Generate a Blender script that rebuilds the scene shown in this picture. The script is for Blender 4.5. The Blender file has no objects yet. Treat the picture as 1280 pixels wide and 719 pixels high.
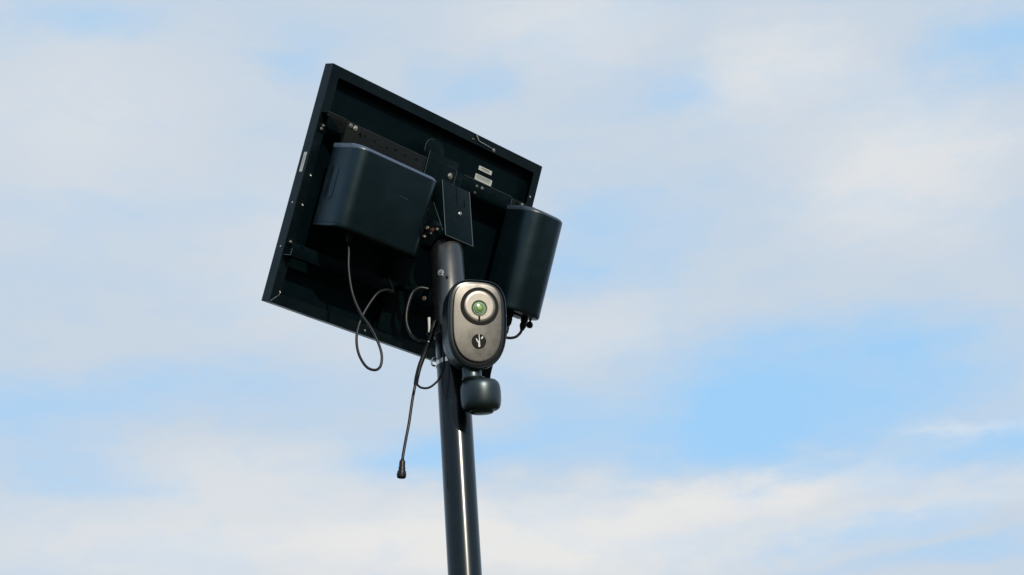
import bpy, bmesh, math, random
from mathutils import Vector, Matrix
random.seed(7)
C = bpy.context.scene.collection
rad = math.radians
V = Vector

# ------------------------------------------------------------------ camera
cam_d = bpy.data.cameras.new("camera"); cam = bpy.data.objects.new("camera", cam_d); C.objects.link(cam)
cam_d.sensor_width = 36.0; cam_d.lens = 36.0 * 2200 / 1280; cam_d.clip_start = 0.05; cam_d.clip_end = 20000
EL, ROLL = rad(25.1137), rad(-4.2884)
F = V((0, math.cos(EL), math.sin(EL))); U0 = V((0, -math.sin(EL), math.cos(EL))); R0 = V((1, 0, 0))
Rv = R0 * math.cos(ROLL) + U0 * math.sin(ROLL); Uv = -R0 * math.sin(ROLL) + U0 * math.cos(ROLL)
cam.matrix_world = Matrix(((Rv.x, Uv.x, -F.x, 0.1521), (Rv.y, Uv.y, -F.y, -3.8093), (Rv.z, Uv.z, -F.z, 1.6), (0, 0, 0, 1)))
cam_d.dof.use_dof = False
bpy.context.scene.camera = cam

# ------------------------------------------------------------------ sun, sky, exposure
SUN_EL, SUN_AZ = 20.5, 24.0          # az: degrees from straight behind the camera towards its right
S = V((math.sin(rad(SUN_AZ)) * math.cos(rad(SUN_EL)), -math.cos(rad(SUN_AZ)) * math.cos(rad(SUN_EL)), math.sin(rad(SUN_EL))))
sd = bpy.data.lights.new("sun", 'SUN'); sd.energy = 4.6; sd.angle = rad(0.55); sd.color = (1.0, 0.90, 0.74)
so = bpy.data.objects.new("sun", sd); C.objects.link(so); so.rotation_euler = S.to_track_quat('Z', 'Y').to_euler(); so.location = (3, -6, 8)
vs = bpy.context.scene.view_settings
bpy.context.scene.display_settings.display_device = 'sRGB'
vs.view_transform = 'Standard'; vs.look = 'None'; vs.gamma = 1.0; vs.use_curve_mapping = False; vs.exposure = 0.0

world = bpy.data.worlds.new("World"); bpy.context.scene.world = world; world.use_nodes = True
NT = world.node_tree; NT.nodes.clear()
def N(t, **k):
    n = NT.nodes.new(t)
    for a, b in k.items(): setattr(n, a, b)
    return n
def lk(a, b): NT.links.new(a, b)
def mth(op, a, b=None, clamp=False):
    n = N('ShaderNodeMath', operation=op); n.use_clamp = clamp
    for i, x in enumerate((a, b)):
        if x is None: continue
        if isinstance(x, (int, float)): n.inputs[i].default_value = x
        else: lk(x, n.inputs[i])
    return n.outputs[0]
SKY_STRENGTH = 0.1
tc = N('ShaderNodeTexCoord'); direc = tc.outputs['Generated']
sep = N('ShaderNodeSeparateXYZ'); lk(direc, sep.inputs[0])
az = mth('MULTIPLY', mth('ARCTAN2', sep.outputs[0], sep.outputs[1]), 180 / math.pi)
el = mth('MULTIPLY', mth('ARCSINE', sep.outputs[2]), 180 / math.pi)
# wind-stretched noise that ruffles every cloud edge
mp = N('ShaderNodeMapping'); lk(direc, mp.inputs[0]); mp.inputs['Scale'].default_value = (1, 1, 2.6)
def noise(scale, detail, rough, seed):
    m2 = N('ShaderNodeMapping'); lk(mp.outputs[0], m2.inputs[0]); m2.inputs['Location'].default_value = (seed, seed * 1.7, seed * .3)
    n = N('ShaderNodeTexNoise'); n.inputs['Scale'].default_value = scale; n.inputs['Detail'].default_value = detail
    n.inputs['Roughness'].default_value = rough; lk(m2.outputs[0], n.inputs['Vector']); return n.outputs['Fac']
n1, n2 = noise(9, 5, .55, 1.3), noise(9, 5, .55, 7.1)
n3, n4 = noise(30, 6, .6, 3.3), noise(30, 6, .6, 5.9)
azw = mth('ADD', az, mth('ADD', mth('MULTIPLY', mth('SUBTRACT', n1, .5), 5.0), mth('MULTIPLY', mth('SUBTRACT', n3, .5), 2.4)))
elw = mth('ADD', el, mth('ADD', mth('MULTIPLY', mth('SUBTRACT', n2, .5), 1.7), mth('MULTIPLY', mth('SUBTRACT', n4, .5), 1.5)))
cmb = N('ShaderNodeCombineXYZ'); lk(azw, cmb.inputs[0]); lk(elw, cmb.inputs[1])
# gaps (blue showing through thin cloud) and sunlit thicker banks: azimuth, elevation, half sizes, amount, turn
GAPS = [(5.4, 26.3, 2.6, 1.5, .33, -20), (-6.0, 20.6, 3.2, 1.0, .25, 0), (9.59, 20.5, 7.2, 1.75, 1.0, 0), (5.6, 19.4, 3.9, 1.0, .45, 0), (15.6, 18.0, 3.6, .7, .75, 0), (-16.4, 21.3, 3.2, 1.15, .66, 0),
        (-11.4, 22.3, 4.0, .95, .5, 0), (-3.0, 19.85, 2.6, .75, .75, 0), (16.84, 30.55, 2.1, .95, .5, 0), (19.4, 30.5, 1.5, 1.1, .5, 0),
        (2.9, 26.9, 2.3, .9, .5, -20), (1.5, 25.4, 1.7, .7, .55, 0), (6.72, 31.0, 1.5, .75, .4, 0), (-1.55, 31.7, 1.7, .9, .45, 0),
        (-7.4, 32.7, 1.7, .95, .35, 0), (-16, 34.0, 3.4, .7, .4, 0), (-13.9, 27.7, 3.4, .8, .22, 0), (11.6, 16.3, 4.2, .45, .45, -5),
        (13, 15.1, 3.2, .4, .5, 0), (.3, 20.9, 1.9, 1.9, .35, 0), (9.9, 22.4, 7, .9, .35, 5), (-15.5, 19.5, 3.2, .55, .35, 0)]
BANKS = [(-15.8, 30.6, 4.4, 3.0, .36, 0), (14.3, 27.5, 3.1, 2.0, .75, 0), (.96, 16.7, 7.4, 1.5, 1.0, 0), (-11, 17.3, 8.2, 1.5, .65, 0),
         (15.3, 18.7, 2.1, .3, .9, 14), (10.2, 31.3, 2.6, 1.3, .6, 0), (2.6, 33.6, 3.0, 1.3, .5, 0), (-8.9, 19.5, 5.4, .9, .4, 0),
         (9.2, 17.9, 4.6, .62, .6, -3), (-6.3, 26.2, 4.2, 2.3, .4, 0), (13.7, 16.75, 3.8, .5, .5, -3), (2.1, 23.4, 3.0, .9, .35, -15)]
def field(L, width):
    tot = None
    for a, e, ra, re, s, t in L:
        m = N('ShaderNodeMapping', vector_type='TEXTURE'); lk(cmb.outputs[0], m.inputs[0])
        m.inputs['Location'].default_value = (a, e, 0); m.inputs['Rotation'].default_value = (0, 0, rad(-t)); m.inputs['Scale'].default_value = (ra, re, 1)
        ln = N('ShaderNodeVectorMath', operation='LENGTH'); lk(m.outputs[0], ln.inputs[0])
        r = N('ShaderNodeMapRange', interpolation_type='SMOOTHSTEP')
        r.inputs['From Min'].default_value = 0; r.inputs['From Max'].default_value = width; r.inputs['To Min'].default_value = s; r.inputs['To Max'].default_value = 0
        lk(ln.outputs['Value'], r.inputs[0]); o = r.outputs[0]
        tot = o if tot is None else mth('ADD', tot, o)
    return tot
# beyond the named patches the broken cloud simply goes on
far = noise(3.2, 5, .55, 11.7)
def mr(x, a, b, c, d):
    r = N('ShaderNodeMapRange', interpolation_type='SMOOTHSTEP'); lk(x, r.inputs[0])
    for i, v in enumerate((a, b, c, d)): r.inputs[i + 1].default_value = v
    return r.outputs[0]
front = mth('MULTIPLY', mr(mth('ABSOLUTE', az), 19, 50, 1, 0), mr(mth('ABSOLUTE', mth('SUBTRACT', el, 24)), 11, 30, 1, 0))
rest = mth('SUBTRACT', 1.0, front)
gap = mth('MINIMUM', mth('ADD', mth('MULTIPLY', field(GAPS, 1.75), 1.0), mth('MULTIPLY', rest, mr(far, .40, .64, .12, .72))), 1.0)
bank = mth('MINIMUM', mth('ADD', field(BANKS, 1.9), mth('MULTIPLY', rest, mr(far, .50, .28, 0, .8))), 1.0)
# low haze, paler towards the horizon
sky = N('ShaderNodeTexSky', sky_type='NISHITA'); sky.sun_disc = False; sky.sun_elevation = rad(SUN_EL); sky.sun_rotation = rad(180 - SUN_AZ)
sky.altitude = 100; sky.air_density = 1.0; sky.dust_density = 1.2; sky.ozone_density = 1.5
def mix(f, a, b):
    m = N('ShaderNodeMix', data_type='RGBA')
    if isinstance(f, (int, float)): m.inputs[0].default_value = f
    else: lk(f, m.inputs[0])
    for i, x in ((6, a), (7, b)):
        if isinstance(x, tuple): m.inputs[i].default_value = (*x, 1)
        else: lk(x, m.inputs[i])
    return m.outputs[2]
q = 1 / SKY_STRENGTH
def lin(r, g, b): return tuple(((c / 255 + .055) / 1.055) ** 2.4 * q for c in (r, g, b))
veil = lin(169, 220, 262); cloud = lin(200, 213, 227); warm = lin(232, 232, 231)
thin = mix(mr(front, 0, 1, .55, .80), sky.outputs[0], veil)
clouds = mix(bank, cloud, warm)
mot = mr(noise(16, 6, .6, 2.2), .35, .68, -.07, .16)
total = mix(mth('ADD', gap, mot, clamp=True), clouds, thin)
bg = N('ShaderNodeBackground'); bg.inputs[1].default_value = SKY_STRENGTH; lk(total, bg.inputs[0])
wo = N('ShaderNodeOutputWorld'); lk(bg.outputs[0], wo.inputs[0])

# ------------------------------------------------------------------ materials
def mat(name, col, rough=.5, metal=0., spec=.5, bump=0., bscale=200., var=0., vscale=8., coat=0., dust=None, stretch=None, tint=None):
    m = bpy.data.materials.new(name); m.use_nodes = True; t = m.node_tree; b = t.nodes['Principled BSDF']
    b.inputs['Base Color'].default_value = (*col, 1); b.inputs['Roughness'].default_value = rough; b.inputs['Metallic'].default_value = metal
    b.inputs['Specular IOR Level'].default_value = spec; b.inputs['Coat Weight'].default_value = coat; b.inputs['Coat IOR'].default_value = 1.36 if coat == .9 else 1.5; b.inputs['Coat Roughness'].default_value = .20 if coat == .9 else .05
    if tint: b.inputs['Specular Tint'].default_value = (*tint, 1)
    tcn = t.nodes.new('ShaderNodeTexCoord'); mpn = t.nodes.new('ShaderNodeMapping'); t.links.new(tcn.outputs['Object'], mpn.inputs[0])
    if stretch: mpn.inputs['Scale'].default_value = stretch
    def tex(sc, det=4):
        n = t.nodes.new('ShaderNodeTexNoise'); n.inputs['Scale'].default_value = sc; n.inputs['Detail'].default_value = det; t.links.new(mpn.outputs[0], n.inputs['Vector']); return n
    if var:
        n = tex(vscale); r = t.nodes.new('ShaderNodeMapRange'); r.inputs[1].default_value = .3; r.inputs[2].default_value = .7
        r.inputs[3].default_value = max(0.02, rough - var); r.inputs[4].default_value = min(1, rough + var)
        t.links.new(n.outputs['Fac'], r.inputs[0]); t.links.new(r.outputs[0], b.inputs['Roughness'])
        n2 = tex(vscale * 5, 6); mx = t.nodes.new('ShaderNodeMix'); mx.data_type = 'RGBA'; r2 = t.nodes.new('ShaderNodeMapRange')
        r2.inputs[1].default_value = .45; r2.inputs[2].default_value = .75; t.links.new(n2.outputs['Fac'], r2.inputs[0]); t.links.new(r2.outputs[0], mx.inputs[0])
        mx.inputs[6].default_value = (*col, 1); d = dust or tuple(min(1, c * 1.35 + .0007) for c in col); mx.inputs[7].default_value = (*d, 1)
        t.links.new(mx.outputs[2], b.inputs['Base Color'])
    if bump:
        n = tex(bscale, 3); bp = t.nodes.new('ShaderNodeBump'); bp.inputs['Strength'].default_value = bump; bp.inputs['Distance'].default_value = .00006 if bscale > 100 else .01
        t.links.new(n.outputs['Fac'], bp.inputs['Height']); t.links.new(bp.outputs[0], b.inputs['Normal'])
    return m
M = dict(
    frame=mat('black anodised aluminium', (.0010, .0030, .0042), .38, 0, .3, .15, 500, .1, 10, tint=(.6, .85, 1)),
    sheet=mat('black backsheet', (.0005, .0022, .0033), .5, 0, .12, .1, 300, .12, 6, tint=(.4, .85, 1)),
    glass=mat('solar cells under glass', (.01, .012, .03), .08, 0, .5, coat=1.),
    steel=mat('black powder coated steel', (.0008, .0040, .0054), .42, 0, .08, .25, 900, .1, 20, dust=(.0040, .0060, .0066), tint=(.6, .9, 1)),
    sleeve=mat('satin black powder coat', (.004, .0055, .006), .30, 0, 1.0, .10, 1100, .04, 20),
    pole=mat('gloss black painted pole', (.0006, .0030, .0046), .38, 0, .12, .0, 1, .03, 5, coat=.9, tint=(.6, .85, 1)),
    box=mat('black moulded plastic', (.0004, .0030, .0044), .35, 0, .65, .10, 1300, .05, 14, tint=(.52, .8, 1)),
    shell=mat('dark grey device plastic', (.0028, .0056, .0072), .37, 0, .8, .08, 1200, .05, 20, tint=(.72, .9, 1)),
    face=mat('brushed silver fascia', (.100, .098, .093), .37, .85, .5, .06, 260, .06, 60, dust=(.090, .086, .080), stretch=(1, 1, .12)),
    disc=mat('brushed silver ring plate', (.20, .188, .172), .38, .8, .5, .05, 260, .06, 60, dust=(.18, .17, .157)),
    dark=mat('matte black recess', (.0015, .0028, .0034), .6, 0, .12),
    lens=mat('green lens glass', (.050, .135, .045), .25, 0, .5, coat=.3, var=.04, vscale=50, dust=(.10, .17, .055)),
    trench=mat('glossy black bezel', (.004, .007, .010), .22, 0, .5),
    plate=mat('dark brown grey steel plate', (.0034, .0046, .0048), .5, 0, .15, .2, 900, .1, 30),
    lid=mat('blue grey painted sky sheen', (.036, .058, .096), .35, 0, .5, .1, 900, .05, 30),  # albedo stands in for sky reflected along the box's top bevel
    sheen_dim=mat('dark blue grey painted sky sheen', (.018, .029, .045), .35, 0, .5, .1, 900, .05, 30),  # dimmer copy of that painted reflection, for the right box
    edge=mat('painted edge highlight', (.11, .13, .145), .35, .6),  # pale colour standing in for the highlight along plate edges
    lensglow=mat('pale green lens ring', (.16, .27, .14), .35),
    lenscore=mat('yellow green lens core', (.17, .26, .06), .3, 0, .5, coat=.3, var=.05, vscale=90, dust=(.10, .20, .05)),
    lensring=mat('dark green lens ring', (.018, .060, .025), .5, 0, .3),
    zinc=mat('zinc plated steel', (.62, .60, .56), .32, 1., .5, .1, 900, .1, 80),
    brass=mat('dull brass', (.42, .30, .16), .4, 1., .5),
    label=mat('white printed label', (.36, .39, .385), .5, 0, .5, 0, 1, .05, 60, dust=(.30, .33, .33)),
    ink=mat('grey label ink', (.035, .045, .048), .6),
    cable=mat('black cable jacket', (.003, .004, .0045), .42, 0, .28, .0, 700, .04, 60),
    logo=mat('pale grey print', (.40, .42, .42), .5),
    red=mat('red thread lock', (.06, .015, .012), .5),
)

# ------------------------------------------------------------------ helpers
def finish(name, bm, m, parent=None, smooth=True, ang=32):
    me = bpy.data.meshes.new(name); bmesh.ops.recalc_face_normals(bm, faces=bm.faces); bm.to_mesh(me); bm.free()
    for p in me.polygons: p.use_smooth = smooth
    if smooth: me.set_sharp_from_angle(angle=rad(ang))
    me.materials.append(M[m] if isinstance(m, str) else m)
    o = bpy.data.objects.new(name, me); C.objects.link(o)
    if parent is not None: o.parent = parent
    return o
D1 = V((.64320746, .76569195, 0)); D2 = V((.30946318, -.25995967, .91468766)); NB = V((.70036898, -.58833393, -.40416147))
TL = V((-.2275, -.2917, 3.8658)); PW, PH = .7534, .5850
PM = Matrix(((D1.x, D2.x, NB.x, TL.x), (D1.y, D2.y, NB.y, TL.y), (D1.z, D2.z, NB.z, TL.z), (0, 0, 0, 1)))
PI_ = PM.inverted()
NH = V((-.76569195, .64320746, 0))                              # horizontal, away from the camera through the panel
m25 = V((math.sin(rad(25)), -math.cos(rad(25)), 0)); s25 = V((math.cos(rad(25)), math.sin(rad(25)), 0))
_n = V((.2870, -.9387, -.1908)).normalized(); _u = V((.0042, -.1980, .9802)); _x = _u.cross(_n).normalized(); _u = _n.cross(_x)
_c, _s = math.cos(rad(3.8)), math.sin(rad(3.8)); _x, _u = _x * _c - _u * _s, _x * _s + _u * _c
DM = Matrix(((_x.x, _u.x, _n.x, .0677), (_x.y, _u.y, _n.y, -.1450), (_x.z, _u.z, _n.z, 3.2327), (0, 0, 0, 1)))   # device frame: right, up, towards viewer; face centre
WM = Matrix(((D1.x, 0, -NH.x, 0), (D1.y, 0, -NH.y, 0), (0, 1, 0, 0), (0, 0, 0, 1)))       # web frame: along panel, height, out
class Thing:
    """An Empty at the thing's base; builders give points in a frame (panel, device or world)."""
    def __init__(s, name, label, cat, frame, base, group=None):
        s.o = bpy.data.objects.new(name, None); C.objects.link(s.o); s.o.empty_display_size = .05
        s.o['label'] = label; s.o['category'] = cat
        if group: s.o['group'] = group
        s.frame = frame; s.base = V(base)
        s.o.matrix_world = frame @ Matrix.Translation(s.base)
        s.inv = s.o.matrix_world.inverted()
    def part(s, name, bm, m, parent=None, frame=None, label=None, **k):
        """bm is in `frame` coordinates (default: the thing's frame)."""
        bmesh.ops.transform(bm, matrix=s.inv @ (frame or s.frame), verts=bm.verts)
        o = finish(name, bm, m, parent if parent is not None else s.o, **k)
        if label: o['label'] = label
        return o
def new(): return bmesh.new()
def p3(u, v, w): return V((u, -v, w))                            # panel coordinates: right, DOWN, out of the back
def box(bm, lo, hi, bev=.0008, seg=2, mtx=None):
    c = [(a + b) / 2 for a, b in zip(lo, hi)]; s = [abs(b - a) for a, b in zip(lo, hi)]
    r = bmesh.ops.create_cube(bm, size=1, matrix=Matrix.Translation(c) @ Matrix.Diagonal((*s, 1)))
    if bev:
        es = set(e for v in r['verts'] for e in v.link_edges)
        rr = bmesh.ops.bevel(bm, geom=list(es), offset=min(bev, min(s) * .3), segments=seg, affect='EDGES', profile=.5)
    return bm
def pbox(bm, u0, u1, v0, v1, w0, w1, bev=.0008): return box(bm, (u0, -v1, w0), (u1, -v0, w1), bev)
def loft(bm, rings, cap0=True, cap1=True):
    vr = [[bm.verts.new(p) for p in r] for r in rings]; n = len(vr[0])
    for a, b in zip(vr, vr[1:]):
        for i in range(n): bm.faces.new((a[i], a[(i + 1) % n], b[(i + 1) % n], b[i]))
    if cap0: bm.faces.new(vr[0][::-1])
    if cap1: bm.faces.new(vr[-1])
    return bm
def prism(bm, pts, z0, z1, bev=.0006, axes=None):
    """outline pts (x,y) extruded z0..z1 with a small edge bevel; axes maps (x,y,z) to a point"""
    ax = axes or (lambda x, y, z: V((x, y, z)))
    A = sum(pts[i][0] * pts[(i + 1) % len(pts)][1] - pts[(i + 1) % len(pts)][0] * pts[i][1] for i in range(len(pts)))
    sg = 1 if A > 0 else -1
    def inset(d):
        out = []; n = len(pts)
        for i in range(n):
            p, a, b = V(pts[i]), V(pts[i - 1]), V(pts[(i + 1) % n])
            e1 = (p - a).normalized(); e2 = (b - p).normalized(); n1 = V((-e1.y, e1.x)) * sg; n2 = V((-e2.y, e2.x)) * sg
            k = (n1 + n2); L = k.length; k = k / L if L > 1e-6 else n1
            out.append(p + k * (d / max(.35, k.dot(n1))))
        return out
    b = bev; rings = []
    for z, d in ((z0, b), (z0 + b * .3, b * .3), (z0 + b, 0), (z1 - b, 0), (z1 - b * .3, b * .3), (z1, b)):
        rings.append([ax(q_.x, q_.y, z) for q_ in inset(d)])
    return loft(bm, rings)
def rrect(x0, x1, y0, y1, r, n=8):
    """rounded rectangle outline; r = radius or 4 radii (x0y0, x1y0, x1y1, x0y1)"""
    rs = r if isinstance(r, (tuple, list)) else (r,) * 4; out = []
    for (cx, cy, a0), rr in zip(((x0 + rs[0], y0 + rs[0], 180), (x1 - rs[1], y0 + rs[1], 270), (x1 - rs[2], y1 - rs[2], 0), (x0 + rs[3], y1 - rs[3], 90)), rs):
        for i in range(n + 1):
            t = rad(a0 + 90 * i / n); out.append((cx + rr * math.cos(t), cy + rr * math.sin(t)))
    return out
def frame_of(d):
    d = d.normalized(); a = V((0, 0, 1)) if abs(d.z) < .9 else V((1, 0, 0)); x = d.cross(a).normalized(); return x, d.cross(x)
def lathe(bm, prof, o, d, n=40):
    """prof [(radius, distance along d)]"""
    x, y = frame_of(V(d)); d = V(d).normalized(); o = V(o)
    return loft(bm, [[o + d * h + (x * math.cos(2 * math.pi * i / n) + y * math.sin(2 * math.pi * i / n)) * max(r, 1e-5) for i in range(n)] for r, h in prof])
def spline(pts, k=10):
    P = [V(p) for p in pts]; P = [P[0] * 2 - P[1]] + P + [P[-1] * 2 - P[-2]]; out = []
    for i in range(1, len(P) - 2):
        for j in range(k):
            t = j / k; a, b, c, d = P[i - 1:i + 3]
            out.append(.5 * ((2 * b) + (c - a) * t + (2 * a - 5 * b + 4 * c - d) * t * t + (3 * b - a - 3 * c + d) * t ** 3))
    out.append(P[-2]); return out
def tube(bm, pts, r, n=12, k=10, smooth=True):
    Q = spline(pts, k) if smooth else [V(p) for p in pts]; x, _ = frame_of(Q[1] - Q[0]); rings = []
    for i, p in enumerate(Q):
        d = (Q[min(i + 1, len(Q) - 1)] - Q[max(i - 1, 0)]).normalized(); x = (x - d * x.dot(d)).normalized(); y = d.cross(x)
        rr = r(i / (len(Q) - 1)) if callable(r) else r
        rings.append([p + (x * math.cos(2 * math.pi * j / n) + y * math.sin(2 * math.pi * j / n)) * rr for j in range(n)])
    return loft(bm, rings)
def bolt(bm, o, d, r=.0035, h=.0025, wash=True):
    o = V(o); d = V(d).normalized()
    if wash: lathe(bm, [(r * 1.45, 0), (r * 1.5, .0002), (r * 1.45, .0009), (r * 1.1, .0010)], o, d, 20)
    lathe(bm, [(r, .0009), (r, h * .8), (r * .85, h), (r * .4, h), (r * .35, h * .55), (0, h * .5)], o, d, 6)
    return bm
ID = Matrix.Identity(4)

# ------------------------------------------------------------------ ground
def ground():
    bm = new(); n = 72; prev = None; rings = [0, 4, 9, 20, 45, 100, 220, 500, 1200, 3000, 9000]
    vs_ = [[bm.verts.new((r * math.cos(2 * math.pi * i / n), r * math.sin(2 * math.pi * i / n),
            0 if r < 15 else -0.0015 * r ** .5 * (1 + math.sin(i * .9 + r)) )) for i in range(n)] for r in rings[1:]]
    c0 = bm.verts.new((0, 0, 0))
    for i in range(n): bm.faces.new((c0, vs_[0][i], vs_[0][(i + 1) % n]))
    for a, b in zip(vs_, vs_[1:]):
        for i in range(n): bm.faces.new((a[i], b[i], b[(i + 1) % n], a[(i + 1) % n]))
    m = mat('dry mown grass', (.045, .050, .026), .95, 0, .2, .6, 30, .04, .8, dust=(.08, .072, .045))
    o = finish('ground', bm, m); o['kind'] = 'structure'
ground()

# ------------------------------------------------------------------ pole
t = Thing('pole', 'glossy black round steel pole carrying the solar panel', 'pole', ID, (0, 0, 0))
bm = new(); lathe(bm, [(.0378, .012), (.038, .014), (.038, 3.30)], (0, 0, 0), (0, 0, 1), 96); t.part('shaft', bm, 'pole')
bm = new(); lathe(bm, [(.11, 0), (.11, .010), (.108, .012), (.039, .012)], (0, 0, 0), (0, 0, 1), 48); t.part('base_flange', bm, 'steel')
for k in range(4):
    a = rad(45 + 90 * k); bm = new(); bolt(bm, (.085 * math.cos(a), .085 * math.sin(a), .012), (0, 0, 1), .008, .010); t.part('anchor_bolt', bm, 'zinc')

# ------------------------------------------------------------------ solar panel
t = Thing('solar_panel', 'square black framed solar panel tilted on top of the pole, seen from behind', 'solar panel', PM, (PW / 2, -PH, -.015))
pa = t
FD, FW = .030, .026
def frame_bar(length, axis):
    """L section: outer wall and back flange, both ends mitred at 45 degrees"""
    sec = [(0, -FD), (0, -.0012), (.0004, -.0003), (.0012, 0), (FW, 0), (FW, -.0016), (.0022, -.0016), (.0022, -FD + .0016), (.009, -FD + .0016), (.009, -FD)]
    bm = new(); g = .00035
    loft(bm, [[axis(g + s, s, w) for s, w in sec], [axis(length - g - s, s, w) for s, w in sec]])
    return bm
for L, ax in ((PH, lambda l, s, w: p3(s, l, w)), (PH, lambda l, s, w: p3(PW - s, l, w)), (PW, lambda l, s, w: p3(l, s, w)), (PW, lambda l, s, w: p3(l, PH - s, w))):
    t.part('frame_rail', frame_bar(L, ax), 'frame', smooth=True, ang=20)
bm = new(); pbox(bm, .0024, PW - .0024, .0024, PH - .0024, -.0245, -.0225, 0); t.part('back_sheet', bm, 'sheet')
bm = new(); pbox(bm, .0024, PW - .0024, .0024, PH - .0024, -.0284, -.0249, 0); t.part('glass_sheet', bm, 'glass')
# screws, drain holes and small stamped marks on the frame
for u, v in ((.1889, .0198), (.0198, .2713), (.0197, .3441), (.0228, .5554), (.30, .573), (.565, .0194), (.735, .09)):
    bm = new(); lathe(bm, [(.0024, .0001), (.0026, .0005), (.0018, .0009), (.0009, .0003), (0, .0003)], p3(u, v, 0), (0, 0, 1), 12); t.part('rivet', bm, 'zinc' if u > .5 or v > .26 else 'frame')
for v in (.20, .345, .452): 
    bm = new(); lathe(bm, [(.0022, 0), (.0022, .0006), (.0012, .0010), (0, .0010)], p3(-.0001, v, -.013), (-1, 0, 0), 12); t.part('rivet', bm, 'zinc' if v > .3 else 'frame')
# corner key visible in the mitre of the lower left corner
bm = new(); tube(bm, [p3(.0025, PH - .0025, .0004), p3(.024, PH - .024, .0004)], .0006, 6, smooth=False); t.part('corner_seam', bm, 'zinc')
# earthing clip and bare wire on the top flange
bm = new(); prism(bm, [(.4935, -.0035), (.4975, -.003), (.5085, -.0135), (.505, -.0155)], .0012, .0026, .0003); t.part('earth_clip', bm, 'zinc')
bm = new(); tube(bm, [p3(.506, .0140, .002), p3(.514, .0160, .0032), p3(.527, .0163, .0035), p3(.541, .0172, .0030), p3(.552, .0175, .002), p3(.561, .0185, .0015)], .0011, 8); t.part('earth_wire', bm, 'zinc')
bm = new(); bolt(bm, p3(.5665, .0195, .0006), (0, 0, 1), .0034, .004); t.part('earth_screw', bm, 'zinc')
bm = new(); tube(bm, [p3(.483, .0175, .0015), p3(.489, .0165, .003), p3(.493, .0175, .001)], .0011, 8); t.part('earth_tail', bm, 'brass')
# small screws down the middle of the back sheet
for u, v in ((.5165, .235), (.509, .246)): 
    bm = new(); lathe(bm, [(.002, 0), (.002, .001), (.001, .0015), (0, .0015)], p3(u, v + .12, -.0224), (0, 0, 1), 10); t.part('rivet', bm, 'zinc')

def sticker(name, label, u0, v0, u1, v1, w, rows, lines, normal='back'):
    """printed rectangular label with rows of very small print, slightly turned like its frame"""
    s = Thing(name, label, 'label', PM, (u0, -v1, w), 'white printed labels on the solar panel')
    f = (lambda a, b, h: p3(u0 + a * (u1 - u0), v0 + b * (v1 - v0), w + h)) if normal == 'back' else (lambda a, b, h: p3(-h - .0002, v0 + a * (v1 - v0), w - b * (u1 - u0)))
    bm = new(); prism(bm, rrect(0, 1, 0, 1, .04, 2), .0001, .0004, .00005, axes=f) if False else loft(bm, [[f(a, b, .0001) for a, b in rrect(0, 1, 0, 1, .05, 2)], [f(a, b, .0004) for a, b in rrect(0, 1, 0, 1, .05, 2)]])
    s.part('paper', bm, 'label', smooth=False)
    random.seed(len(name) + int(u0 * 1000))
    for (y, h, a, b) in rows:
        bm = new(); x = a
        while x < b:
            ww = random.uniform(.010, .028); 
            loft(bm, [[f(x_, y_, hh) for x_, y_ in ((x, y), (min(x + ww, b), y), (min(x + ww, b), y + h), (x, y + h))] for hh in (.00042, .0005)])
            x += ww + random.uniform(.008, .022)
        s.part('print_line', bm, 'ink', smooth=False)
    return s
sticker('label', 'small white label on the panel back sheet, the upper and narrower of two', .5520, .0656, .6012, .0766, -.0224, [(.22, .30, .18, .80), (.58, .16, .30, .86)], 2)
sticker('label', 'wider white label on the panel back sheet, just above the mounting rail', .5470, .0882, .6095, .1042, -.0224, [(.12, .16, .08, .92), (.36, .14, .08, .90), (.58, .12, .10, .86)], 3)
sticker('label', 'long thin white label stuck on the outer left edge of the panel frame', 0, .2212, .0105, .2695, -.0085, [(.30, .14, .12, .88), (.60, .14, .16, .7)], 2, 'side')

# ------------------------------------------------------------------ mounting frame on the back of the panel
t = Thing('mounting_bracket', 'black perforated steel rails and tilt bracket joining the solar panel to the pole', 'bracket', PM, (.37, -.37, .10))
mb = t
def holes(bm, pts, w, r=.0028):
    for u, v in pts: lathe(bm, [(r * 1.15, 0), (r * 1.2, .0006), (r, .0007), (r * .85, .0002), (0, .0002)], p3(u, v, w), (0, 0, 1), 12)
def channel(v0, v1, up, u0, u1):
    """Z-shaped rail: a web standing out of the frame and a face plate with slots"""
    bm = new(); wv = v0 if up else v1
    pbox(bm, u0, u1, wv, wv + (.0022 if up else -.0022), .0004, .026)
    bm2 = new(); pbox(bm2, u0, u1, v0 + (.0024 if up else 0), v1 - (0 if up else .0024), .0238, .026)
    return bm, bm2
for (v0, v1, up) in ((.1195, .1535, True), (.4395, .4705, False)):
    a, b = channel(v0, v1, up, .003, .332 if up else .345); t.part('rail_web', a, 'steel')
    if up:
        b.free(); b = new(); prism(b, [(.003, .1219), (.332, .1219), (.332, .1535), (.046, .1535), (.029, .1370), (.003, .1300)], .0238, .0260, .0004, axes=lambda x, y, z: p3(x, y, z))
    t.part('rail_face', b, 'plate' if up else 'sheet')  # lower faces take the darker sheet colour in place of the box's shadow
    a, b = channel(v0, v1, up, .464 if up else .41, .7505); t.part('rail_web', a, 'steel'); t.part('rail_face', b, 'steel' if up else 'sheet')
    # feet clamped on the frame flanges
    for u0, u1 in ((.004, .030), (.724, .750)):
        bm = new(); pbox(bm, u0, u1, v1 - .006 if up else v0 - .008, v1 + .012 if up else v0 + .006, .0004, .0030); t.part('clamp_foot', bm, 'steel')
bm = new(); pbox(bm, .7227, .786, .1212, .1375, .012, .0225); t.part('rail_end', bm, 'steel')
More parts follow.
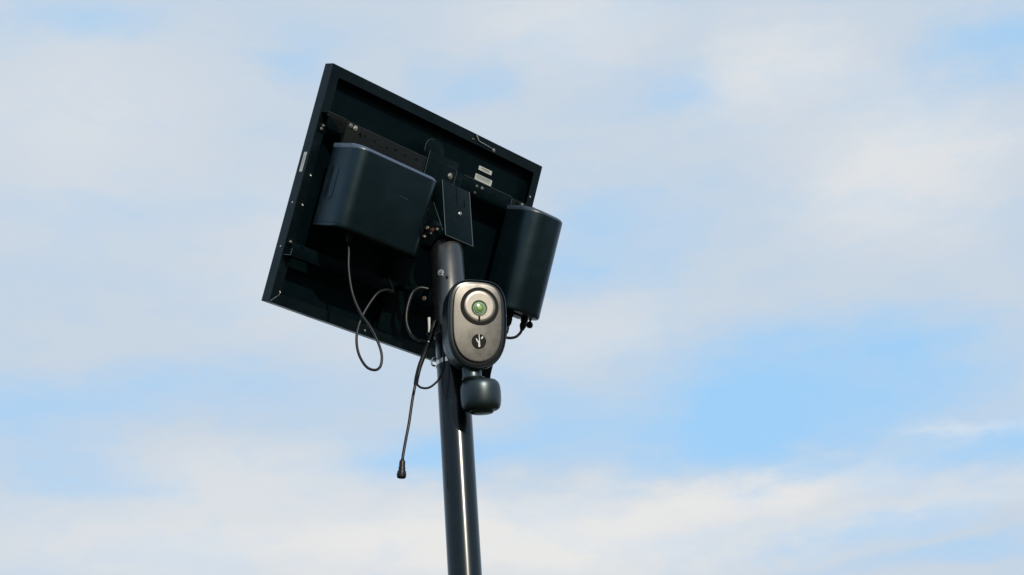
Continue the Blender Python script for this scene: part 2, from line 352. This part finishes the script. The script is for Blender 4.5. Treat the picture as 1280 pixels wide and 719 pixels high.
for hp in [(.030, .137), (.046, .132), (.112, .143), (.125, .138), (.158, .139), (.20, .1415), (.228, .136), (.262, .1385), (.30, .136), (.497, .137), (.5565, .146), (.59, .133), (.62, .138), (.656, .137), (.668, .143), (.70, .14)]:
    bm = new(); holes(bm, [hp], .0262 if not (.06 < hp[0] < .331 or hp[0] > .646) else .0281); t.part('slot_rim', bm, 'dark')
# battery plates lapped over the rails
bm = new(); pbox(bm, .0615, .331, .1535, .30, .0215, .0236); t.part('carrier_plate', bm, 'steel')
bm = new(); pbox(bm, .646, .742, .1537, .34, .0215, .0236); t.part('carrier_plate', bm, 'steel')
bm = new(); pbox(bm, .0640, .331, .1222, .235, .0263, .0280, .0004); t.part('carrier_flange', bm, 'plate')
bm = new(); pbox(bm, .646, .7225, .1225, .1637, .0263, .0280, .0004); t.part('carrier_flange', bm, 'plate')
# spine with a rounded ear at its top
bm = new(); prism(bm, rrect(.336, .404, -.56, -.0625, (.004, .004, .026, .026), 8), .0006, .0030, .0005); t.part('spine', bm, 'steel')
bm = new(); prism(bm, rrect(.346, .394, -.118, -.0725, (.018,) * 4, 6), .0031, .0042, .0004); t.part('spine_ear', bm, 'steel')
bm = new(); pbox(bm, .333, .437, .100, .30, .0262, .0286, .0006); t.part('hinge_plate', bm, 'steel')
bm = new(); pbox(bm, .4372, .4645, .1195, .188, .0235, .0258, .0006); t.part('hinge_wing', bm, 'steel')
for u0 in (.336, .401):
    bm = new(); pbox(bm, u0, u0 + .0025, .104, .298, .0032, .0261, .0004); t.part('spacer', bm, 'steel')
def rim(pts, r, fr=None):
    bm = new(); tube(bm, pts, r, 6, smooth=False); t.part('edge_highlight', bm, 'edge', frame=fr)  # thin strip laid on an edge as its painted highlight
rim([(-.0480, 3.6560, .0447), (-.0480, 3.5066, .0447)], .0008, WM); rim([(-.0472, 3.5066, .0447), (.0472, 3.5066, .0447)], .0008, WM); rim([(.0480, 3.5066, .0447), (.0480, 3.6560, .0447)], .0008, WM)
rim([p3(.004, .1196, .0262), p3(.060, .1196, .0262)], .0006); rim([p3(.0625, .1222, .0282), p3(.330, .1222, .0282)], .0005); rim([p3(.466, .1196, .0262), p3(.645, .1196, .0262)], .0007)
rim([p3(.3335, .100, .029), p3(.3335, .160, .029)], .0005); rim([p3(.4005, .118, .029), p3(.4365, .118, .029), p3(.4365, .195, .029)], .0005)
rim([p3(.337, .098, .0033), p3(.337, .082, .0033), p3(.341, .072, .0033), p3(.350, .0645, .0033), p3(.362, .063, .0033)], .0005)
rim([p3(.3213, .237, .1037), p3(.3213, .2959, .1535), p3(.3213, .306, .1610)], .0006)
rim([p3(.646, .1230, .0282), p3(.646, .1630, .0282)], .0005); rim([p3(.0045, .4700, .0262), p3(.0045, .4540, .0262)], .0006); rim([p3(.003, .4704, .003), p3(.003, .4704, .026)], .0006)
# bolts
for u, v, w, r, mm in ((.0751, .1290, .0282, .0036, 'zinc'), (.0905, .1300, .0282, .0045, 'zinc'), (.1085, .1375, .0282, .002, 'steel'), (.5165, .1330, .0261, .0024, 'zinc'), (.5363, .1320, .0261, .0030, 'zinc'),
                       (.5150, .1505, .0261, .0022, 'brass'), (.6665, .1310, .0281, .0036, 'steel'), (.6868, .1275, .0281, .0034, 'zinc'), (.7048, .1305, .0281, .0038, 'brass'), (.4180, .1385, .0287, .0052, 'zinc'),
                       (.0159, .1499, .0032, .0026, 'zinc'), (.0125, .1590, .0032, .0024, 'zinc'), (.012, .4370, .0032, .0026, 'zinc'), (.0300, .443, .0262, .002, 'steel')):
    bm = new(); bolt(bm, p3(u, v, w), (0, 0, 1), r, .0045); t.part('bolt', bm, mm)
# tilt head: upright web (front), its twin behind and the two cheeks running back to the spine
def web(bm, off, z0, z1, thk=.003):
    box(bm, (-.0485, z0, off), (.0485, z1, off + thk), .0014, 3); return bm
bm = new(); web(bm, .0415, 3.506, 3.657); t.part('head_plate', bm, 'steel', frame=WM)
bm = new(); web(bm, -.0445, 3.506, 3.600); t.part('head_plate', bm, 'steel', frame=WM)
bm = new(); box(bm, (-.0455, 3.512, -.0412), (.0455, 3.530, .0412), .003); t.part('head_block', bm, 'steel', frame=WM)
def pv(X): q_ = PI_ @ V(X); return (-q_.y, q_.z)
for sgn, u0 in ((-1, .3215), (1, .4155)):
    pts = [pv(D1 * (sgn * .047) - NH * .041 + V((0, 0, z))) for z in (3.652, 3.520)]
    poly = [pts[0], pts[1], (.293, .150), (.237, .1037), (.215, .0290), (.188, .0290)]
    bm = new(); prism(bm, [(a, b) for a, b in poly], u0 if sgn < 0 else u0, u0 + .0028, .0005, axes=lambda x, y, z: p3(z, x, y)); t.part('cheek', bm, 'steel')
bm = new(); bolt(bm, (.008, 3.583, .0446), (0, 0, 1), .0030, .004); t.part('bolt', bm, 'zinc', frame=WM)
bm = new(); box(bm, (.0005, 3.600, .0446), (.0015, 3.655, .0456), .0003); box(bm, (.0270, 3.606, .0446), (.0280, 3.628, .0456), .0003); t.part('folded_rib', bm, 'steel', frame=WM)
for v, w, r, mm in ((.3243, .104, .0034, 'zinc'), (.3153, .1236, .0034, 'zinc'), (.3019, .1072, .0040, 'zinc'), (.3071, .1263, .0048, 'red'), (.3044, .1424, .0034, 'zinc'), (.312, .150, .0028, 'steel')):
    bm = new(); bolt(bm, p3(.3195, v, w), (-1, 0, 0), r * .9, .0045); t.part('bolt', bm, mm)
bm = new(); prism(bm, [(.290, .09), (.345, .085), (.345, .135), (.312, .158), (.296, .156)], .3198, .3212, .0005, axes=lambda x, y, z: p3(z, x, y)); t.part('pivot_tab', bm, 'steel')
# lower strut from the spine to the pole
bm = new(); tube(bm, [p3(.36, .447, .004), p3(.355, .450, .05), p3(.37, .452, .12)], .007, 10); t.part('strut', bm, 'steel')
bm = new(); prism(bm, [(.3075, -.380), (.3125, -.380), (.3150, -.418), (.330, -.440), (.370, -.452), (.370, -.462), (.326, -.462), (.306, -.432)], .100, .103, .0005); t.part('strut_gusset', bm, 'steel')
bm = new(); bolt(bm, p3(.298, .434, .03), (0, 0, 1), .0055, .012); t.part('bolt', bm, 'steel')
bm = new(); bolt(bm, (-.058, -.005, 3.372), (-.4, -1, 0), .0035, .005); t.part('bolt', bm, 'brass', frame=ID)

# ------------------------------------------------------------------ sleeve over the pole top
t = Thing('pole_sleeve', 'satin black tube sleeve over the top end of the pole under the tilt bracket', 'pole sleeve', ID, (0, 0, 3.27))
bm = new(); lathe(bm, [(.0385, 3.268), (.0408, 3.270), (.0412, 3.273), (.0412, 3.5085), (.0400, 3.511), (.030, 3.5115)], (0, 0, 0), (0, 0, 1), 96); t.part('sleeve_tube', bm, 'sleeve')
a = math.asin(-.0155 / .0412); d = V((math.sin(a + rad(2)), -math.cos(a + rad(2)), 0))
bm = new(); bolt(bm, V((0, 0, 3.421)) + d * .0408, d, .0054, .0062); t.part('set_screw', bm, 'zinc')
a = math.asin(-.010 / .0412); d = V((math.sin(a + rad(2)), -math.cos(a + rad(2)), 0))
bm = new(); bolt(bm, V((0, 0, 3.4115)) + d * .0410, d, .0019, .0030, False); t.part('set_screw', bm, 'zinc')
bm = new(); lathe(bm, [(.0034, 0), (.0034, .003), (.0026, .0035), (0, .0035)], V((0, 0, 3.4055)) + V((-.003, -.9, 0)).normalized() * .0408, (-.003, -1, 0), 12); t.part('drain_hole', bm, 'dark')

# ------------------------------------------------------------------ battery boxes
def battery(name, label, u0, u1, v0, v1, w0, w1, rs, grp, sheen_m='lid'):
    t = Thing(name, label, 'battery box', PM, ((u0 + u1) / 2, -v1, w0), grp)
    bm = new(); rings = []; lo, bt, ht = .006, .034, .0125
    prof = [(v1, lo), (v1 - lo * .1, lo * .55), (v1 - lo * .35, lo * .25), (v1 - lo * .65, lo * .06), (v1 - lo, 0)]
    prof += [(v0 + ht * (1 - math.sin(rad(q_))), bt * (1 - math.cos(rad(q_)))) for q_ in (0, 6, 12, 20, 30, 40, 50, 60, 70, 80, 90)]
    for v, d in prof:
        rings.append([p3(x, v, y) for x, y in rrect(u0 + d * .12, u1 - d * .35, w0, w1 - d, [max(.001, r - d * .6) for r in rs], 10)])
    kk = 13; loft(bm, rings[:6]); t.part('shell', bm, 'box', ang=40)
    bm = new(); loft(bm, rings[5:kk]); t.part('sheen_rim', bm, sheen_m, ang=40)  # bevel band carrying the painted sky reflection
    bm = new(); loft(bm, rings[kk - 1:]); t.part('lid', bm, 'box', ang=40)
    bm = new(); loft(bm, [[p3(x, v, y) for x, y in rrect(u0 - g, u1 + g, w0, w1 + g, rs, 10)] for v, g in ((v1 - .0088, -.001), (v1 - .0086, .0004), (v1 - .0076, .0004), (v1 - .0074, -.001))], False, False); t.part('seam', bm, 'dark')
    return t
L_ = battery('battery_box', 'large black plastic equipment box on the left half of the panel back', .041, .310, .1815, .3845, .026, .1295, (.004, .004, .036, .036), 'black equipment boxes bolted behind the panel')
t = L_
bm = new()      # shallow oval grip moulded in the left side
prism(bm, rrect(-.322, -.236, .044, .072, .0139, 8), 0, .0014, .0006, axes=lambda x, y, z: V((.041 - z, x, y))); t.part('grip_moulding', bm, 'box')
bm = new(); prism(bm, rrect(-.314, -.244, .051, .065, .0068, 8), .0010, .0017, .0002, axes=lambda x, y, z: V((.041 - z, x, y))); t.part('grip_recess', bm, 'box')
bm = new(); pbox(bm, .190, .218, .262, .2645, .1293, .1297, .0001); t.part('moulded_mark', bm, 'shell')
bm = new(); lathe(bm, [(.010, 0), (.010, .008), (.007, .010), (.007, .020), (.0045, .023)], p3(.110, .3815, .085), (0, -1, 0), 20); t.part('cable_gland', bm, 'cable')
R_ = battery('battery_box', 'narrow tall black box with a rounded front at the right edge of the panel', .635, .775, .1420, .4130, .0265, .1310, (.004, .004, .052, .050), 'black equipment boxes bolted behind the panel', 'sheen_dim')
t = R_
bm = new(); pbox(bm, .66, .745, .4110, .4165, .055, .092, .001); t.part('connector_plate', bm, 'steel')
for u, w, l in ((.6915, .078, .036), (.7465, .078, .030)):
    bm = new(); lathe(bm, [(.0095, 0), (.0095, .007), (.0078, .008), (.0078, .012), (.0088, .013), (.0088, l - .010), (.0070, l - .006), (.0052, l)], p3(u, .4160, w), (0, -1, 0), 20); t.part('cable_gland', bm, 'cable')
bm = new(); lathe(bm, [(.0030, 0), (.0030, .005), (.0060, .007), (.0085, .011), (.0090, .015), (.0080, .019), (.0050, .022), (0, .023)], p3(.7705, .4115, .075), (.10, -1, .05), 20); t.part('vent_plug', bm, 'cable')
bm = new(); pbox(bm, .7185, .7205, .275, .281, .1306, .1312, .0002); t.part('scuff', bm, 'shell')

# ------------------------------------------------------------------ camera device
t = Thing('security_camera', 'black pill-shaped security camera with brushed silver face and green lens', 'security camera', DM, (0, -.105, -.06))
HALF = [(.1055, .012), (.1043, .027), (.1000, .0410), (.0925, .0525), (.0800, .0615), (.0640, .0672), (.0450, .0695), (.0250, .0704), (.0000, .0704), (-.0250, .0696), (-.0450, .0668), (-.0630, .0608), (-.0780, .0525), (-.0900, .0410), (-.0980, .0285), (-.1025, .0150), (-.1040, .0045)]
def smooth_outline(n=96):
    P = [V((x, z, 0)) for z, x in HALF]; P = P + [V((-p.x, p.y, 0)) for p in P[::-1]]
    Q = []; k = len(P)
    for i in range(k):
        a, b, c, d = P[i - 1], P[i], P[(i + 1) % k], P[(i + 2) % k]
        for j in range(4):
            s = j / 4; Q.append(.5 * ((2 * b) + (c - a) * s + (2 * a - 5 * b + 4 * c - d) * s * s + (3 * b - a - 3 * c + d) * s ** 3))
    ln = [0]
    for i in range(len(Q)): ln.append(ln[-1] + (Q[(i + 1) % len(Q)] - Q[i]).length)
    out = []; j = 0
    for i in range(n):
        g = ln[-1] * i / n
        while ln[j + 1] < g: j += 1
        f = (g - ln[j]) / (ln[j + 1] - ln[j]); out.append(Q[j].lerp(Q[(j + 1) % len(Q)], f))
    return out
OUT = smooth_outline()
def inset(d):
    r = []; n = len(OUT)
    for i in range(n):
        e = (OUT[(i + 1) % n] - OUT[i - 1]).normalized(); nrm = V((e.y, -e.x, 0))
        if nrm.dot(-OUT[i]) < 0: nrm = -nrm
        r.append(OUT[i] + nrm * d)
    return r
def rings(prof, dy=0.): return [[V((p.x, p.y + dy, z)) for p in inset(d)] for z, d in prof]
bm = new(); loft(bm, rings([(-.094, .026), (-.0915, .016), (-.085, .0085), (-.073, .0045), (-.050, .0030), (-.034, .0025), (-.0305, .0028), (-.0295, .0045)])); t.part('rear_housing', bm, 'shell', ang=45)
bm = new(); loft(bm, rings([(-.0295, .0062), (-.0285, .0022), (-.0265, .0004), (-.0120, 0), (-.0060, .0004), (-.0025, .0012), (-.0008, .0022), (-.0004, .0030), (-.0010, .0037), (-.0060, .0042)])); t.part('front_bezel', bm, 'shell', ang=60)
bm = new(); loft(bm, rings([(-.0080, .0036), (-.0050, .0037), (-.0042, .0050), (-.0034, .0090), (-.0032, .0122), (-.0050, .0130)])); t.part('bezel_trench', bm, 'trench', ang=60)
RC, LC, GC = (.0038, .0405), (.0026, .0360), (.0020, -.0412)
bm = new(); rr_ = rings([(-.0040, .0138), (.0000, .0134), (.0008, .0138), (.0010, .0146)], .0022)
rr_ += [[V((p.x * f, .002 + (p.y - .002) * f, .0010 + .0034 * (1 - f * f))) for p in rr_[3]] for f in (.96, .9, .82, .72, .6, .48, .36, .24, .12, .03)]
loft(bm, rr_); t.part('fascia', bm, 'face', ang=50)
def cyl(prof, cx, cz, n=64, dz=0.):
    bm = new(); lathe(bm, prof, (cx, cz, dz), (0, 0, 1), n); return bm
FZ = .0036
t.part('ring_recess', cyl([(.0447, -.0030), (.0447, .0013), (.0442, .0016), (.001, .0016)], *RC, dz=FZ), 'dark', ang=20)
t.part('ring_plate', cyl([(.0368, .0010), (.0368, .0021), (.0365, .0024), (.0300, .00238), (.0190, .00235), (.001, .00235)], *RC, dz=FZ), 'disc', ang=60)
lz = t.part('lens_barrel', cyl([(.0186, .0016), (.0186, .0030), (.0180, .0035), (.0172, .0034), (.0135, .0022), (.001, .0020)], *LC, dz=FZ), 'lensring')
t.part('lens_glass', cyl([(.0132, .0022), (.0130, .0030), (.0116, .0040), (.0092, .0048), (.0060, .0053), (.0030, .0055), (.0005, .0056)], *LC, dz=FZ), 'lens', parent=lz, ang=80)
t.part('lens_core', cyl([(.0066, .0050), (.0064, .0055), (.0045, .0058), (.0022, .00595), (.0005, .0060)], *LC, dz=FZ), 'lenscore', parent=lz, ang=80)
t.part('lens_ring', cyl([(.0112, .0040), (.0115, .0044), (.0109, .0046), (.0101, .0044)], *LC, dz=FZ), 'lensglow', parent=lz, ang=80)
bm = new(); prism(bm, rrect(LC[0] - .0024, LC[0] + .0020, LC[1] - .0310, LC[1] - .0175, .002, 4), .0024 + FZ, .0030 + FZ, .0002); t.part('status_slot', bm, 'dark')
badge = t.part('badge', cyl([(.0167, -.0010), (.0167, .0016), (.0163, .0018), (.001, .0018)], *GC, dz=.0034), 'dark', ang=20)
px = .00189
def gp(x, y): return (GC[0] + x * px + y * px * .066, GC[1] - y * px + x * px * .066)
for pts in ([gp(.05, -8.6), gp(1.0, -8.6), gp(1.1, 6.6), gp(.4, 7.4), gp(-1.0, 7.4), gp(-1.3, 5.6), gp(-1.0, 2.6), gp(-3.1, -.6), gp(-3.9, -3.0), gp(-3.1, -3.5), gp(-.3, .3), gp(.05, -1)],
            [gp(5.3, -5.8), gp(5.6, -4.9), gp(5.0, -3.5), gp(3.7, -2.5), gp(2.7, -2.5), gp(2.6, -3.3), gp(3.3, -4.7), gp(4.4, -5.7)]):
    bm = new(); loft(bm, [[V((x, y, .0052)) for x, y in pts], [V((x, y, .0057)) for x, y in pts]]); t.part('badge_mark', bm, 'logo', parent=badge, smooth=False)
bm = new(); prism(bm, rrect(-.045, .012, -.055, .055, .006, 4), -.128, -.079, .002); t.part('mount_arm', bm, 'steel')
bm = new(); prism(bm, [(-.052, .06), (.052, .06), (.060, -.07), (.052, -.128), (.0290, -.120), (.012, -.085), (-.040, -.080), (-.052, -.04)], -.100, -.094, .001); t.part('mount_plate', bm, 'steel')

# ------------------------------------------------------------------ sensor cup under the camera
t = Thing('motion_sensor', 'black rounded cup-shaped sensor hanging from a short neck below the security camera', 'motion sensor', DM, (.0195, -.196, -.035))
def lat(prof, x=.0164, y=-.155, n=72):
    bm = new(); lathe(bm, [(r, h - y) for r, h in prof], (x, y, -.035), V((-.055, 1, 0)), n); return bm
t.part('neck', lat([(.0225, -.1225), (.0232, -.1190), (.0222, -.1150), (.0222, -.0960), (.018, -.088)], -.0035, -.120), 'shell')
t.part('collar', lat([(.0260, -.1235), (.0270, -.1205), (.0255, -.1185), (.020, -.1180)], -.0005, -.120), 'shell')
t.part('cup', lat([(.0320, -.1935), (.0375, -.1925), (.0420, -.1890), (.0446, -.1820), (.0458, -.1730), (.0463, -.1630), (.0463, -.1530), (.0458, -.1440), (.0446, -.1365), (.0420, -.1300), (.0365, -.1250), (.0270, -.1225), (.0180, -.1222)]), 'shell', ang=60)
t.part('cup_base', lat([(.001, -.2005), (.0235, -.2000), (.0262, -.1985), (.0275, -.1950), (.0285, -.1915)], .0190, -.19), 'shell', ang=60)

# ------------------------------------------------------------------ straps
def strap(name, label, z, r, h, m, thk=.0012, tail=None):
    t = Thing(name, label, 'clamp', ID, (0, 0, z - h / 2))
    bm = new(); lathe(bm, [(r, z - h / 2), (r + thk, z - h / 2 + .0003), (r + thk, z + h / 2 - .0003), (r, z + h / 2)], (0, 0, 0), (0, 0, 1), 80); t.part('band', bm, m)
    if tail:
        bm = new(); box(bm, tail[0], tail[1], .001); t.part('screw_housing', bm, m)
    return t
strap('hose_clamp', 'bright steel band clamp round the pole just left of the camera bottom', 3.1985, .0382, .0115, 'zinc', tail=((.020, .033, 3.191), (.034, .046, 3.206)))
t = Thing('cable_tie', 'pale cable tie tail standing up beside the sleeve left of the camera', 'cable tie', ID, (-.049, -.044, 3.262))
bm = new(); tube(bm, [(-.0505, -.045, 3.2635), (-.0485, -.046, 3.275), (-.0475, -.045, 3.302)], lambda s: .0015 + .0022 * s, 8); t.part('tail', bm, 'label')
bm = new(); tube(bm, [(-.044, -.030, 3.262), (-.053, -.040, 3.262), (-.052, -.050, 3.262), (-.044, -.046, 3.262)], .0018, 8); t.part('loop', bm, 'cable')
t = Thing('cable_tie', 'clipped white cable tie end on the cable bundle left of the camera', 'cable tie', ID, (-.050, -.045, 3.238))
bm = new(); prism(bm, [(-.0465, 3.2525), (-.0490, 3.2495), (-.0535, 3.2405), (-.0490, 3.2385), (-.0475, 3.2440)], .0455, .0475, .0004, axes=lambda x, y, z: V((x, -z, y))); t.part('tail', bm, 'label')
t = Thing('clip', 'small grey wire clip hooked on the left side of the pole under the panel edge', 'clip', ID, (-.043, -.02, 3.187))
bm = new(); tube(bm, [(-.036, -.020, 3.2085), (-.0445, -.024, 3.207), (-.0475, -.026, 3.199), (-.0465, -.026, 3.190), (-.040, -.022, 3.1885)], .0024, 8); t.part('hook', bm, 'zinc')

# ------------------------------------------------------------------ cables
def cable(name, label, parts, base, cat='cable'):
    t = Thing(name, label, cat, ID, base)
    for nm, pts, r in parts:
        bm = new(); tube(bm, pts, r, 14); t.part(nm, bm, 'cable')
    return t
Y = -.156
g0 = PM @ p3(.110, .402, .085)
cable('cable', 'black cable dropping from the left box and crossing itself in a long loop', [('jacket', [g0, (-.2195, Y, 3.440), (-.221, Y, 3.389), (-.214, Y, 3.327), (-.196, Y, 3.275), (-.174, Y, 3.236), (-.158, Y, 3.195), (-.1525, Y, 3.165), (-.157, Y, 3.141), (-.170, Y, 3.1335), (-.189, Y, 3.144), (-.205, Y + .004, 3.178), (-.209, Y + .008, 3.219), (-.2005, Y + .011, 3.259), (-.183, Y + .014, 3.296), (-.158, Y + .020, 3.333), (-.140, Y + .045, 3.352), (-.128, -.070, 3.368), PM @ p3(.298, .434, .035)], .0031)], (-.17, Y, 3.134))
t = cable('cable', 'black cable hanging straight down with a round connector at its loose end',
      [('heavy_jacket', [(-.032, -.046, 3.292), (-.040, -.046, 3.272), (-.046, -.044, 3.250), (-.060, -.036, 3.222), (-.075, -.032, 3.188), (-.0835, -.03, 3.160), (-.0870, -.03, 3.142)], lambda s: .0062 - .0008 * s),
       ('jacket', [(-.084, -.03, 3.160), (-.0895, -.03, 3.136), (-.0965, -.03, 3.105), (-.1065, -.03, 3.050), (-.1155, -.03, 3.010), (-.1235, -.03, 2.972), (-.1258, -.03, 2.955)], .0034)], (-.131, -.03, 2.915))
A0 = V((-.1256, -.03, 2.959)); dn = V((-.10, 0, -1)).normalized()
bm = new(); lathe(bm, [(.0038, -.003), (.0052, 0), (.0068, .002), (.0070, .012), (.0068, .0155)], A0, dn, 24); t.part('strain_relief', bm, 'cable')
bm = new(); lathe(bm, [(.0076, .0155), (.0080, .017), (.0078, .024), (.0082, .0245), (.0098, .026), (.0100, .0300), (.0104, .0304), (.0104, .0385), (.0098, .0405), (.0080, .0408), (.0074, .0400), (.0072, .0345), (.0001, .0345)], A0, dn, 28); co = t.part('connector_body', bm, 'cable')
bm = new()
for i in range(18):
    a = 2 * math.pi * i / 18; x_, y_ = frame_of(dn); c_ = A0 + (x_ * math.cos(a) + y_ * math.sin(a)) * .0102; tube(bm, [c_ + dn * .031, c_ + dn * .0375], .0007, 6, smooth=False)
t.part('grip_ribs', bm, 'cable', parent=co)
bm = new(); lathe(bm, [(.0056, .0345), (.0056, .0395), (.0046, .0400), (.0001, .0400)], A0, dn, 20); t.part('contact_insert', bm, 'shell', parent=co)
cable('cable', 'thin black cable curving under the heavy one and up across the pole front', [('jacket', [(-.072, -.034, 3.195), (-.081, -.040, 3.158), (-.0850, -.052, 3.142), (-.0825, -.058, 3.1315), (-.073, -.060, 3.1215), (-.058, -.060, 3.1195), (-.044, -.060, 3.1265), (-.030, -.060, 3.141), (-.0195, -.060, 3.166), (-.0165, -.062, 3.194), (-.012, -.075, 3.222)], .0026)], (-.06, -.06, 3.118))
cable('cable', 'grey black cable arching from the bracket down behind the left side of the pole', [('jacket', [(-.048, .0, 3.398), (-.068, -.004, 3.4005), (-.086, -.004, 3.389), (-.0975, -.004, 3.361), (-.1035, -.004, 3.330), (-.1020, -.004, 3.304), (-.093, -.004, 3.280), (-.078, -.012, 3.262), (-.058, -.030, 3.252)], lambda s: .0046 - .0014 * s)], (-.09, 0, 3.26))
ge = PM @ p3(.7465, .444, .078); gf = PM @ p3(.6915, .450, .078)
def unp(x, z): return V((x, -.0, z))
cable('cable', 'black cable looping from the right box connector in behind the camera', [('jacket', [ge, ge + V((-.006, -.004, -.012)), ge + V((-.018, -.012, -.025)), ge + V((-.034, -.022, -.031)), ge + V((-.052, -.034, -.031)), ge + V((-.072, -.045, -.028)), (.06, -.03, 3.235)], .0036)], tuple(ge))
cable('cable', 'short black cable dropping from the inner connector of the right box', [('jacket', [gf + V((0, 0, .004)), gf + V((-.002, -.004, -.008)), gf + V((-.005, -.008, -.020)), gf + V((-.014, -.015, -.032)), (.065, -.04, 3.25)], .0046), ('boot', [gf + V((-.0015, -.004, -.006)), gf + V((-.005, -.008, -.020))], .0066)], tuple(gf))
